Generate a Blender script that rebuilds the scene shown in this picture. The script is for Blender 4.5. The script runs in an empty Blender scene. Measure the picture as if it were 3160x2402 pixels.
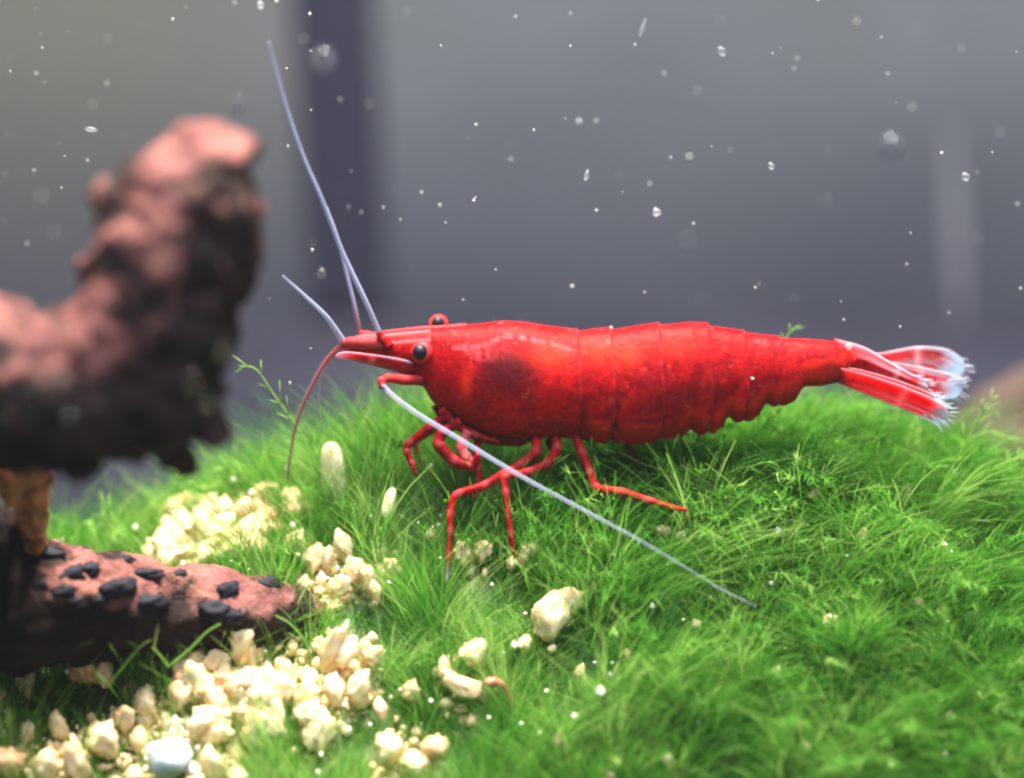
import bpy, bmesh, math, random
import numpy as np
from mathutils import Vector, Matrix, noise as mnoise

# ---------------------------------------------------------------- camera, world, lamps, exposure
U = 0.001                      # everything below is written in millimetres
SC = bpy.context.scene
COL = SC.collection
random.seed(7)
RNG = np.random.default_rng(7)

CAM_D, CAM_PITCH, FRAME_W = 120.0, math.radians(12), 41.0
K = FRAME_W / 3160.0
CAM_POS = np.array([0, -CAM_D * math.cos(CAM_PITCH), CAM_D * math.sin(CAM_PITCH)])
C_R = np.array([1.0, 0, 0])
C_U = np.array([0, math.sin(CAM_PITCH), math.cos(CAM_PITCH)])
C_F = np.array([0, math.cos(CAM_PITCH), -math.sin(CAM_PITCH)])

cd = bpy.data.cameras.new('camera')
cam = bpy.data.objects.new('camera', cd); COL.objects.link(cam)
cam.location = Vector(CAM_POS * U)
cam.rotation_euler = (math.pi / 2 - CAM_PITCH, 0, 0)
cd.sensor_width = 36.0
cd.lens = 36.0 * CAM_D / FRAME_W
cd.clip_start, cd.clip_end = 0.005, 5.0
cd.dof.use_dof = True
cd.dof.focus_distance = (CAM_D - 1.2) * U
cd.dof.aperture_fstop = cd.lens / 5.8
SC.camera = cam

w = bpy.data.worlds.new('World'); SC.world = w; w.use_nodes = True
bg = w.node_tree.nodes['Background']
bg.inputs[0].default_value = (0.80, 0.86, 1.0, 1); bg.inputs[1].default_value = 0.34

def area(name, loc, target, size, power, col):
    l = bpy.data.lights.new(name, 'AREA'); l.shape = 'RECTANGLE'
    l.size, l.size_y = size[0] * U, size[1] * U
    l.energy = power; l.color = col
    o = bpy.data.objects.new(name, l); COL.objects.link(o)
    o.location = Vector(loc) * U
    o.rotation_euler = (Vector(target) - Vector(loc)).to_track_quat('-Z', 'Y').to_euler()
    return o
area('aquarium_lamp', (-6, 8, 185), (-8, 0, 0), (80, 46), 3.3, (1.0, 0.92, 0.76))
area('front_fill', (30, -120, 190), (-6, -4, 0), (120, 60), 0.92, (0.86, 0.93, 1.0))  # added unseen fill that brightens the shrimp flank and other front faces

SC.view_settings.view_transform = 'Standard'
SC.view_settings.look = 'None'
SC.view_settings.exposure = -0.12
SC.view_settings.gamma = 1.0
SC.cycles.max_bounces = 10
SC.cycles.transparent_max_bounces = 12
SC.cycles.use_denoising = True
SC.cycles.filter_width = 2.4
SC.cycles.volume_bounces = 1
SC.cycles.sample_clamp_indirect = 6.0

# ---------------------------------------------------------------- helpers
def P(px, py, Y=0.0):
    """photo pixel at depth Y (mm) -> world point in mm"""
    d = (px - 1580) * K * C_R - (py - 1201) * K * C_U + CAM_D * C_F
    t = (Y - CAM_POS[1]) / d[1]
    return CAM_POS + t * d

def depth_k(Y):                 # mm per photo pixel at depth Y
    return K * (CAM_D * math.cos(CAM_PITCH) + Y) / (CAM_D * math.cos(CAM_PITCH))

def to_px(v):
    r = np.asarray(v) - CAM_POS
    f = r @ C_F
    return 1580 + (r @ C_R) / f * CAM_D / K, 1201 - (r @ C_U) / f * CAM_D / K

def link(name, me, mats, parent=None, smooth=True):
    o = bpy.data.objects.new(name, me); COL.objects.link(o)
    for m in (mats if isinstance(mats, (list, tuple)) else [mats]):
        me.materials.append(m)
    if smooth and len(me.polygons):
        me.polygons.foreach_set('use_smooth', np.ones(len(me.polygons), dtype=bool))
    if parent: o.parent = parent
    return o

def mesh(name, verts, faces):
    me = bpy.data.meshes.new(name)
    v = np.asarray(verts, dtype=float) * U
    me.from_pydata(v.tolist(), [], [tuple(int(i) for i in f) for f in faces])
    me.update()
    return me

def fast_mesh(name, verts, quads):
    me = bpy.data.meshes.new(name)
    verts = np.asarray(verts, dtype=np.float32) * U
    quads = np.asarray(quads, dtype=np.int32)
    me.vertices.add(len(verts)); me.vertices.foreach_set('co', verts.ravel())
    n, k = quads.shape
    me.loops.add(n * k); me.loops.foreach_set('vertex_index', quads.ravel())
    me.polygons.add(n); me.polygons.foreach_set('loop_start', np.arange(0, n * k, k, dtype=np.int32))
    me.update(calc_edges=True)
    return me

def attr(me, name, vals):
    a = me.attributes.new(name, 'FLOAT', 'POINT')
    a.data.foreach_set('value', np.asarray(vals, dtype=np.float32))

def tag(o, label, cat, group=None, kind=None):
    if label: o['label'] = label
    if cat: o['category'] = cat
    if group: o['group'] = group
    if kind: o['kind'] = kind
    return o

def empty(name, loc, label, cat, group=None):
    o = bpy.data.objects.new(name, None); COL.objects.link(o)
    o.location = Vector(loc) * U; o.empty_display_size = 0.002
    return tag(o, label, cat, group)

def recenter(o, c):
    """put the origin of a mesh object at c (mm)"""
    c = Vector(c) * U
    o.data.transform(Matrix.Translation(-c)); o.location = c

def smooth_interp(x, pts):
    xs, ys = zip(*pts)
    return np.interp(x, xs, ys)

def catmull(pts, n):
    pts = np.asarray(pts, dtype=float)
    p = np.vstack([2 * pts[0] - pts[1], pts, 2 * pts[-1] - pts[-2]])
    out = []
    for i in range(1, len(p) - 2):
        for s in np.arange(n) / n:
            a, b, c, d = p[i - 1], p[i], p[i + 1], p[i + 2]
            out.append(0.5 * ((2 * b) + (-a + c) * s + (2 * a - 5 * b + 4 * c - d) * s * s + (-a + 3 * b - 3 * c + d) * s ** 3))
    out.append(pts[-1])
    return np.array(out)

def tube(path, radii, sides=8, off=0):
    """tapered closed tube -> verts, faces"""
    path = np.asarray(path); n = len(path)
    T = np.gradient(path, axis=0); T /= np.linalg.norm(T, axis=1)[:, None] + 1e-12
    ref = np.array([0.13, 0.97, 0.2])
    vs, fs = [], []
    for i in range(n):
        a = np.cross(T[i], ref); a /= np.linalg.norm(a) + 1e-9
        b = np.cross(T[i], a)
        for j in range(sides):
            q = 2 * math.pi * j / sides
            vs.append(path[i] + radii[i] * (a * math.cos(q) + b * math.sin(q)))
    for i in range(n - 1):
        for j in range(sides):
            k = (j + 1) % sides
            fs.append((off + i * sides + j, off + i * sides + k, off + (i + 1) * sides + k, off + (i + 1) * sides + j))
    vs.append(path[0]); vs.append(path[-1])
    e0, e1 = off + n * sides, off + n * sides + 1
    for j in range(sides):
        k = (j + 1) % sides
        fs.append((e0, off + k, off + j)); fs.append((e1, off + (n - 1) * sides + j, off + (n - 1) * sides + k))
    return vs, fs

def vnoise(x, y, seed=0):
    """smooth 2-D value noise, -1..1, numpy"""
    x = np.asarray(x, float); y = np.asarray(y, float)
    xi, yi = np.floor(x).astype(np.int64), np.floor(y).astype(np.int64)
    fx, fy = x - xi, y - yi
    fx = fx * fx * (3 - 2 * fx); fy = fy * fy * (3 - 2 * fy)
    def h(a, b):
        v = (a * 374761393 + b * 668265263 + seed * 974634353) & 0x7fffffff
        v = ((v ^ (v >> 13)) * 1274126177) & 0x7fffffff
        return ((v ^ (v >> 16)) & 0xffff) / 32767.5 - 1
    return (h(xi, yi) * (1 - fx) + h(xi + 1, yi) * fx) * (1 - fy) + (h(xi, yi + 1) * (1 - fx) + h(xi + 1, yi + 1) * fx) * fy

# ---------------------------------------------------------------- materials
class N:
    def __init__(s, name):
        s.m = bpy.data.materials.new(name); s.m.use_nodes = True
        s.t = s.m.node_tree; s.b = s.t.nodes['Principled BSDF']; s.out = s.t.nodes['Material Output']
    def n(s, kind, **kw):
        o = s.t.nodes.new(kind)
        for k, v in kw.items():
            if k in o.inputs.keys(): o.inputs[k].default_value = v
            else: setattr(o, k, v)
        return o
    def l(s, a, b): s.t.links.new(a, b)
    def noise(s, scale, detail=4, rough=0.6, coord='Object'):
        tc = s.n('ShaderNodeTexCoord'); no = s.n('ShaderNodeTexNoise', Scale=scale, Detail=detail, Roughness=rough)
        s.l(tc.outputs[coord], no.inputs['Vector']); return no.outputs['Fac']
    def ramp(s, fac, stops):
        r = s.n('ShaderNodeValToRGB'); e = r.color_ramp.elements
        while len(e) < len(stops): e.new(0.5)
        for el, (p, c) in zip(e, stops): el.position = p; el.color = (*c, 1)
        s.l(fac, r.inputs['Fac']); return r.outputs['Color']
    def mix(s, fac, a, b):
        m = s.n('ShaderNodeMix', data_type='RGBA')
        for sock, v in ((m.inputs[0], fac), (m.inputs[6], a), (m.inputs[7], b)):
            if isinstance(v, bpy.types.NodeSocket): s.l(v, sock)
            elif isinstance(v, tuple): sock.default_value = (*v, 1)
            else: sock.default_value = v
        return m.outputs[2]
    def at(s, name):
        return s.n('ShaderNodeAttribute', attribute_name=name).outputs['Fac']
    def bump(s, fac, dist, strength=0.6):
        b = s.n('ShaderNodeBump', Strength=strength, Distance=dist); s.l(fac, b.inputs['Height']); s.l(b.outputs['Normal'], s.b.inputs['Normal'])
    def set(s, **kw):
        for k, v in kw.items(): s.b.inputs[k.replace('_', ' ')].default_value = v
        return s

def mat_shell():
    s = N('red_shell')
    no = s.noise(900, 6, 0.72)
    base = s.ramp(no, [(0.25, (0.09, 0.001, 0.002)), (0.5, (0.27, 0.0025, 0.005)), (0.75, (0.46, 0.009, 0.007))])
    no2 = s.noise(420, 3, 0.6)
    base = s.mix(s.ramp(no2, [(0.45, (0, 0, 0)), (0.75, (0.8, 0.8, 0.8))]), base, (0.15, 0.001, 0.004))
    base = s.mix(s.ramp(s.noise(3800, 3, .6), [(0.52, (0, 0, 0)), (0.68, (.75, .75, .75))]), base, (0.10, 0.001, 0.003))
    base = s.mix(s.ramp(s.noise(2900, 2, .5), [(0.62, (0, 0, 0)), (0.76, (.26, .26, .26))]), base, (0.62, 0.10, 0.09))
    base = s.mix(s.at('orange'), base, (0.70, 0.035, 0.014))
    base = s.mix(s.at('organ'), base, (0.055, 0.003, 0.006))
    base = s.mix(s.at('pale'), base, (0.62, 0.17, 0.20))
    base = s.mix(s.at('clear'), base, (0.50, 0.56, 0.74))
    s.l(base, s.b.inputs['Base Color'])
    s.set(Roughness=0.45, IOR=1.30, Specular_IOR_Level=0.10, Subsurface_Weight=0.55, Subsurface_Radius=(1.0, 0.06, 0.05), Subsurface_Scale=0.0009, Coat_Weight=0.0, Coat_Roughness=0.25)
    s.bump(s.noise(2100, 5, .65), 0.00007, 0.8)
    tr = s.n('ShaderNodeBsdfTransparent'); mx = s.n('ShaderNodeMixShader')
    m2 = s.n('ShaderNodeMath', operation='MULTIPLY'); s.l(s.at('clear'), m2.inputs[0]); m2.inputs[1].default_value = .5; s.l(m2.outputs[0], mx.inputs[0])
    s.l(s.b.outputs[0], mx.inputs[1]); s.l(tr.outputs[0], mx.inputs[2]); s.l(mx.outputs[0], s.out.inputs['Surface'])
    return s.m
def mat_simple(name, col, rough=0.5, **kw):
    s = N(name); s.b.inputs['Base Color'].default_value = (*col, 1); s.set(Roughness=rough, **kw); return s.m
def mat_antenna():
    s = N('antenna_skin')
    c = s.mix(s.at('red'), (0.36, 0.38, 0.56), (0.24, 0.03, 0.02))
    s.l(c, s.b.inputs['Base Color']); s.set(Roughness=0.4, Subsurface_Weight=0.4, Subsurface_Radius=(1, 1, 1), Subsurface_Scale=0.0002)
    tr = s.n('ShaderNodeBsdfTransparent'); mx = s.n('ShaderNodeMixShader'); s.l(s.at('fade'), mx.inputs[0])
    s.l(s.b.outputs[0], mx.inputs[1]); s.l(tr.outputs[0], mx.inputs[2]); s.l(mx.outputs[0], s.out.inputs['Surface'])
    return s.m
def mat_moss(name, lo, hi, pale):
    s = N(name)
    c = s.ramp(s.at('tint'), [(0.0, lo), (0.55, hi), (1.0, pale)])
    s.l(c, s.b.inputs['Base Color']); s.set(Roughness=0.55, IOR=1.3, Specular_IOR_Level=.25)
    tr = s.n('ShaderNodeBsdfTranslucent'); s.l(c, tr.inputs['Color'])
    mx = s.n('ShaderNodeMixShader', Fac=0.52); s.l(s.b.outputs[0], mx.inputs[1]); s.l(tr.outputs[0], mx.inputs[2])
    s.l(mx.outputs[0], s.out.inputs['Surface'])
    return s.m
def mat_ground():
    s = N('moss_ground')
    g = s.ramp(s.noise(900, 5), [(0.3, (0.012, 0.045, 0.006)), (0.7, (0.04, 0.13, 0.015))])
    sand = s.ramp(s.noise(1600, 6, 0.7), [(0.3, (0.24, 0.14, 0.07)), (0.5, (0.62, 0.47, 0.30)), (0.7, (0.82, 0.74, 0.58))])
    c = s.mix(s.at('sand'), g, sand)
    s.l(c, s.b.inputs['Base Color']); s.set(Roughness=0.8); s.bump(s.noise(1800, 5), 0.0002, 0.8)
    return s.m
def mat_chip(name, c0, c1, c2):
    s = N(name)
    oi = s.n('ShaderNodeObjectInfo')
    a = s.ramp(s.noise(700, 6, 0.7), [(0.28, c0), (0.48, c1), (0.68, c2)])
    m = s.n('ShaderNodeMath', operation='MULTIPLY'); s.l(oi.outputs['Random'], m.inputs[0]); m.inputs[1].default_value = 0.35
    a = s.mix(m.outputs[0], a, c0)
    s.l(a, s.b.inputs['Base Color']); s.set(Roughness=0.5, Subsurface_Weight=0.2, Subsurface_Radius=(1, 0.7, 0.4), Subsurface_Scale=0.0004)
    s.bump(s.noise(2200, 5, 0.7), 0.00012, 0.8)
    return s.m
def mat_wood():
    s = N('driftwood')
    bare_lit = s.ramp(s.noise(500, 6, 0.7), [(0.25, (0.040, 0.014, 0.020)), (0.48, (0.15, 0.053, 0.052)), (0.7, (0.28, 0.120, 0.105))])
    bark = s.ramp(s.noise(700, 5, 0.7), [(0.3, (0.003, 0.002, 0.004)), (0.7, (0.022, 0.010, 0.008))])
    mo = s.n('ShaderNodeMath', operation='ADD'); s.l(s.at('bare_lit'), mo.inputs[0])
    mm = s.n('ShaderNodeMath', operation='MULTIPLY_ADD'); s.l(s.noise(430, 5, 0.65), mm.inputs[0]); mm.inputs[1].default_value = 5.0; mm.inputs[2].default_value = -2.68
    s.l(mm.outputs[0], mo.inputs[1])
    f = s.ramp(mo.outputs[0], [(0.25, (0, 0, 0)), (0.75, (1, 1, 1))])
    s.l(s.mix(f, bark, bare_lit), s.b.inputs['Base Color']); s.set(Roughness=0.7)
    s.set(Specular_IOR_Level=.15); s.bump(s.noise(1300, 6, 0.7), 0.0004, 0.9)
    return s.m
def mat_wall():
    s = N('tank_back')
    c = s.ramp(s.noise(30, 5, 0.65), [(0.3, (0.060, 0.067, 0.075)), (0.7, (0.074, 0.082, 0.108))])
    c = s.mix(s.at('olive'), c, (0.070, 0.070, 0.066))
    c = s.mix(s.at('low_shade'), c, (0.030, 0.033, 0.052))
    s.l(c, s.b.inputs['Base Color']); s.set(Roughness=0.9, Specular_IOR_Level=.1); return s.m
def mat_floor():
    s = N('tank_floor')
    c = s.ramp(s.noise(90, 5, 0.6), [(0.3, (0.007, 0.008, 0.015)), (0.7, (0.015, 0.015, 0.026))])
    s.l(c, s.b.inputs['Base Color']); s.set(Roughness=0.9, Specular_IOR_Level=0.05); return s.m
def mat_bubble():
    s = N('air_bubble')
    g = s.n('ShaderNodeBsdfGlass', IOR=0.80, Roughness=0.05); g.inputs['Color'].default_value = (0.95, 0.96, 1, 1)
    tr = s.n('ShaderNodeBsdfTransparent'); mx = s.n('ShaderNodeMixShader', Fac=.45); s.l(g.outputs[0], mx.inputs[1]); s.l(tr.outputs[0], mx.inputs[2]); s.l(mx.outputs[0], s.out.inputs['Surface']); return s.m
def mat_clear(name, col, alpha):
    s = N(name); s.b.inputs['Base Color'].default_value = (*col, 1); s.set(Roughness=0.35, Alpha=alpha); return s.m

M_SHELL, M_ANT = mat_shell(), mat_antenna()
M_EYE = mat_simple('eye_black', (0.006, 0.006, 0.014), 0.5, Specular_IOR_Level=.25)
M_STALK = mat_simple('eye_stalk', (0.42, 0.018, 0.02), 0.45, Specular_IOR_Level=.15, Subsurface_Weight=0.3, Subsurface_Radius=(1, .2, .1), Subsurface_Scale=0.0004)
M_MOSS = mat_moss('moss_thread', (0.020, 0.105, 0.010), (0.080, 0.275, 0.026), (0.42, 0.60, 0.17))
M_GROUND = mat_ground()
M_CHIP = mat_chip('cream_chip', (0.46, 0.24, 0.10), (0.82, 0.62, 0.36), (0.90, 0.80, 0.60))
M_WHITE = mat_chip('white_stone', (0.34, 0.38, 0.45), (0.46, 0.50, 0.57), (0.56, 0.60, 0.64))
M_TAN = mat_chip('tan_chip', (0.30, 0.11, 0.05), (0.62, 0.34, 0.18), (0.80, 0.58, 0.40))
M_SHELLBIT = mat_simple('brown_curl', (0.36, 0.13, 0.07), 0.45)
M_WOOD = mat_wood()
M_KNOB = mat_simple('black_knob', (0.008, 0.008, 0.016), 0.75, Specular_IOR_Level=.2)
def mat_amber():
    s = N('amber_root'); s.l(s.ramp(s.noise(900, 6, .75), [(0.36, (0.03, 0.010, 0.004)), (0.5, (0.30, 0.09, 0.02)), (0.68, (0.62, 0.30, 0.09))]), s.b.inputs['Base Color'])
    s.set(Roughness=.4, Subsurface_Weight=0.4, Subsurface_Radius=(1, .4, .1), Subsurface_Scale=0.0010); s.bump(s.noise(1500, 5), .0003, .8); return s.m
M_AMBER = mat_amber()
M_WALL, M_FLOOR = mat_wall(), mat_floor()
M_SEAM = mat_simple('dark_seam', (0.014, 0.015, 0.030), 0.9, Specular_IOR_Level=.1)
M_BUBBLE = mat_bubble()
M_SPECK = mat_simple('pale_speck', (0.80, 0.78, 0.70), 0.4, Subsurface_Weight=0.2, Subsurface_Scale=0.0002)
M_DRIFT = mat_clear('drift_speck', (0.55, 0.55, 0.55), .42)
M_DUST = mat_clear('dust', (0.6, 0.6, 0.6), .8)
M_FILM = mat_clear('clear_flake', (0.55, 0.57, 0.64), 0.22)
M_REFLECT = mat_clear('pale_reflection', (0.55, 0.56, 0.68), 0.06)
M_BROWN = mat_simple('brown_rock', (0.030, 0.015, 0.012), 0.9)

# ---------------------------------------------------------------- the setting: back wall, floor, mound
FLOOR_Y1 = 58.0
FZ = P(1580, 985, FLOOR_Y1)[2]                 # where floor meets back wall
def build_setting():
    v, f = [], []
    nx, nz = 48, 60
    for j in range(nz + 1):
        for i in range(nx + 1):
            X = -110 + 220 * i / nx
            v.append((X, FLOOR_Y1 + 0.6 * math.sin(X * .07), FZ - 2 + 102 * j / nz))
    for j in range(nz):
        for i in range(nx):
            a = j * (nx + 1) + i; f.append((a, a + 1, a + nx + 2, a + nx + 1))
    me = mesh('back_wall', v, f)
    attr(me, 'low_shade', [max(0, min(1, .95 - (q[2] - FZ) / 17 + .25 * mnoise.noise(Vector((q[0] * .06, q[2] * .1, 4))))) for q in v])  # shade low on the wall, painted into its colour
    attr(me, 'olive', [max(0, min(1, (-10 - q[0]) / 12)) * .85 for q in v])
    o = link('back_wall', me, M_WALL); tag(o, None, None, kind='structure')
    v, f = [], []
    n = 40
    for j in range(n + 1):
        for i in range(n + 1):
            X, Y = -110 + 220 * i / n, -60 + (FLOOR_Y1 + 65) * j / n
            z = FZ + 0.5 * mnoise.noise(Vector((X * .2, Y * .2, 0)))
            if Y < 24: z -= 14 * min(1, (24 - Y) / 16)
            v.append((X, Y, z))
    for j in range(n):
        for i in range(n):
            a = j * (n + 1) + i; f.append((a, a + 1, a + n + 2, a + n + 1))
    o = link('tank_floor', mesh('tank_floor', v, f), M_FLOOR); tag(o, None, None, kind='structure')
build_setting()

RIDGE = [(-900, 1800), (-300, 1740), (0, 1715), (330, 1690), (480, 1640), (570, 1590), (700, 1520), (860, 1475), (1000, 1450), (1150, 1385), (1290, 1320),
         (1500, 1315), (1800, 1330), (2100, 1330), (2400, 1330), (2600, 1345), (2750, 1380), (2900, 1420), (3000, 1490), (3090, 1590), (3180, 1760), (3400, 2100), (4000, 2500)]
Y0, Y1 = -9.0, 5.0
RX = np.array([P(a, b, Y1)[0] for a, b in RIDGE]); RZ = np.array([P(a, b, Y1)[2] for a, b in RIDGE])
ZF = P(1580, 2520, Y0)[2]
def mound(X, Y):
    X = np.asarray(X, float); Y = np.asarray(Y, float)
    zr = sum(np.interp(X + d, RX, RZ) for d in (-1.2, -.6, 0, .6, 1.2)) / 5
    t = (Y - Y0) / (Y1 - Y0)
    s = np.where(t < 0, t * 1.45, np.where(t < 1, np.sin(np.clip(t, 0, 1) * math.pi / 2) * .93 + .07 * np.clip(t, 0, 1), 1 - (np.clip(t, 1, 9) - 1) ** 2 * 2.2))
    h = np.maximum(zr - ZF, -6)
    z = ZF + np.where(t < 0, 11.0, h) * s
    z = z + 0.55 * vnoise(X * .22, Y * .3, 3) + (.28 + .55 / (1 + np.exp(-(X - 3) / 2))) * vnoise(X * .55, Y * .6, 5)
    return z
def ground_at(px, py):
    """point where the ray through a photo pixel meets the mound"""
    Ys = np.linspace(-22, 12, 500)
    d = (px - 1580) * K * C_R - (py - 1201) * K * C_U + CAM_D * C_F
    t = (Ys - CAM_POS[1]) / d[1]
    pts = CAM_POS + t[:, None] * d
    below = pts[:, 2] <= mound(pts[:, 0], pts[:, 1])
    i = int(np.argmax(below)) if below.any() else int(np.argmin(np.abs(pts[:, 2] - mound(pts[:, 0], pts[:, 1]))))
    return pts[i]

# places where gravel shows through the moss: (photo px, py, radius mm, weight)
GRAVEL = [(620, 1620, 2.6, 1), (800, 1580, 1.8, .9), (960, 1560, 1.2, .5), (740, 2120, 3.2, 1), (560, 2230, 2.8, 1), (900, 2080, 2.0, .9), (1000, 1760, 1.6, .7),
          (1120, 1730, 1.4, .6), (330, 2260, 1.6, .7), (60, 2330, 1.6, .6), (190, 2360, 1.8, .6), (680, 2380, 2.5, .8), (1050, 2060, 1.6, .8), (1250, 2300, 1.6, .6), (1420, 2070, 1.3, .6), (1450, 1720, .9, .5)]
GR = [(*ground_at(a, b)[:2], r, wt) for a, b, r, wt in GRAVEL]
def gravel_w(X, Y):
    g = np.zeros_like(np.asarray(X, float))
    for gx, gy, r, wt in GR:
        g = np.maximum(g, wt * np.exp(-(((X - gx) / r) ** 2 + ((Y - gy) / (r * .8)) ** 2)))
    return g

BASE = 1.0                                        # the ground lies this far under the moss tips' middle
def build_mound():
    nx, ny = 180, 100
    xs = np.linspace(-34, 34, nx + 1); ys = np.linspace(-24, 14, ny + 1)
    X, Y = np.meshgrid(xs, ys)
    Z = mound(X, Y) - BASE + 0.25 * vnoise(X * 2, Y * 2, 9)
    Z = np.maximum(Z, FZ - 30)
    v = np.stack([X.ravel(), Y.ravel(), Z.ravel()], 1)
    i, j = np.meshgrid(np.arange(nx), np.arange(ny)); a = (j * (nx + 1) + i).ravel()
    q = np.stack([a, a + 1, a + nx + 2, a + nx + 1], 1)
    me = fast_mesh('mossy_ground', v, q)
    attr(me, 'sand', np.clip(gravel_w(X, Y).ravel() * 1.5 - .25, 0, 1))
    tag(link('ground', me, M_GROUND), None, None, kind='structure')
build_mound()

# ---------------------------------------------------------------- background things
def build_background():
    # dark vertical corner seam, slightly leaning
    a, b = P(985, -500, 55.5), P(1075, 1080, 55.5)
    path = [a + (b - a) * s for s in np.linspace(0, 1, 12)]
    vs, fs = tube(path, [2.5] * 12, 10)
    vs = [(p[0], 57.6 + (p[1] - 55.5) * .12, p[2]) for p in vs]
    o = link('corner_seam', mesh('corner_seam', vs, fs), M_SEAM); recenter(o, b)
    tag(o, 'dark blurred vertical seam on the grey back wall', 'seam')
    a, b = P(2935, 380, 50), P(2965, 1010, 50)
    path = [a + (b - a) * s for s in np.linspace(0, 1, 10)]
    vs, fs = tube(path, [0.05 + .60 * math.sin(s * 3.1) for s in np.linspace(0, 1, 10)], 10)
    o = link('reflection_streak', mesh('reflection_streak', vs, fs), M_REFLECT); recenter(o, b)  # faint glass reflection modelled as a see-through solid; no tube hangs here
    tag(o, 'faint pale vertical streak modelled as a reflection on the back wall', 'reflection')
    # brown rock low at the right behind the moss
    bm = bmesh.new(); bmesh.ops.create_icosphere(bm, subdivisions=4, radius=1)
    c = P(3270, 1420, 20)
    for q in bm.verts:
        n = mnoise.fractal(q.co * 1.6, .7, 2, 4)
        q.co = Vector((q.co.x * 5.2, q.co.y * 4, q.co.z * 4.6)) * (1 + .25 * n) + Vector(c)
    me = bpy.data.meshes.new('brown_rock'); bm.transform(Matrix.Scale(U, 4)); bm.to_mesh(me); bm.free()
    o = link('brown_rock', me, M_BROWN); recenter(o, c)
    tag(o, 'blurred brown rock behind the right end of the moss mound', 'rock')
build_background()

# ---------------------------------------------------------------- driftwood
def blob(chains, voxel=0.22, smooth=4, amp=.35):
    """union of sphere chains (px, py, Y, radius px) -> remeshed organic mesh in mm"""
    bm = bmesh.new()
    def ball(c, r):
        t = bmesh.ops.create_icosphere(bm, subdivisions=2, radius=r)
        bmesh.ops.translate(bm, verts=t['verts'], vec=Vector(c))
    for ch in chains:
        pts = [np.array([*P(a, b, y), r * depth_k(y)]) for a, b, y, r in ch]
        if len(pts) == 1: ball(pts[0][:3], pts[0][3]); continue
        for p, q in zip(pts, pts[1:]):
            n = max(2, int(np.linalg.norm(q[:3] - p[:3]) / (.3 * min(p[3], q[3]))))
            for s in np.linspace(0, 1, n): u = p + (q - p) * s; ball(u[:3], u[3])
    me = bpy.data.meshes.new('tmp'); bm.to_mesh(me); bm.free()
    o = bpy.data.objects.new('tmp', me); COL.objects.link(o)
    m = o.modifiers.new('r', 'REMESH'); m.mode = 'VOXEL'; m.voxel_size = voxel
    m = o.modifiers.new('s', 'SMOOTH'); m.iterations = smooth
    dg = bpy.context.evaluated_depsgraph_get()
    out = bpy.data.meshes.new_from_object(o.evaluated_get(dg))
    bpy.data.objects.remove(o); bpy.data.meshes.remove(me)
    n = len(out.vertices); co = np.empty(n * 3); out.vertices.foreach_get('co', co); co = co.reshape(-1, 3)
    no = np.empty(n * 3); out.vertices.foreach_get('normal', no); no = no.reshape(-1, 3)
    for i in range(n):
        v = Vector(co[i])
        d = amp * mnoise.fractal(v * .42, .8, 2, 4) + amp * .4 * (0.5 - abs(mnoise.noise(Vector((v.x * .35, v.y * 1.3, v.z * 1.3)))))
        co[i] += no[i] * d
    out.vertices.foreach_set('co', (co * U).ravel()); out.update()
    return out, co, no

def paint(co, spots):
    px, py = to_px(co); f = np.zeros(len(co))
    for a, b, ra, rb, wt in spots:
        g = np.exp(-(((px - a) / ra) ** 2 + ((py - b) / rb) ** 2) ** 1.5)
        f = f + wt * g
    return np.clip(f, 0, .74)

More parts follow.
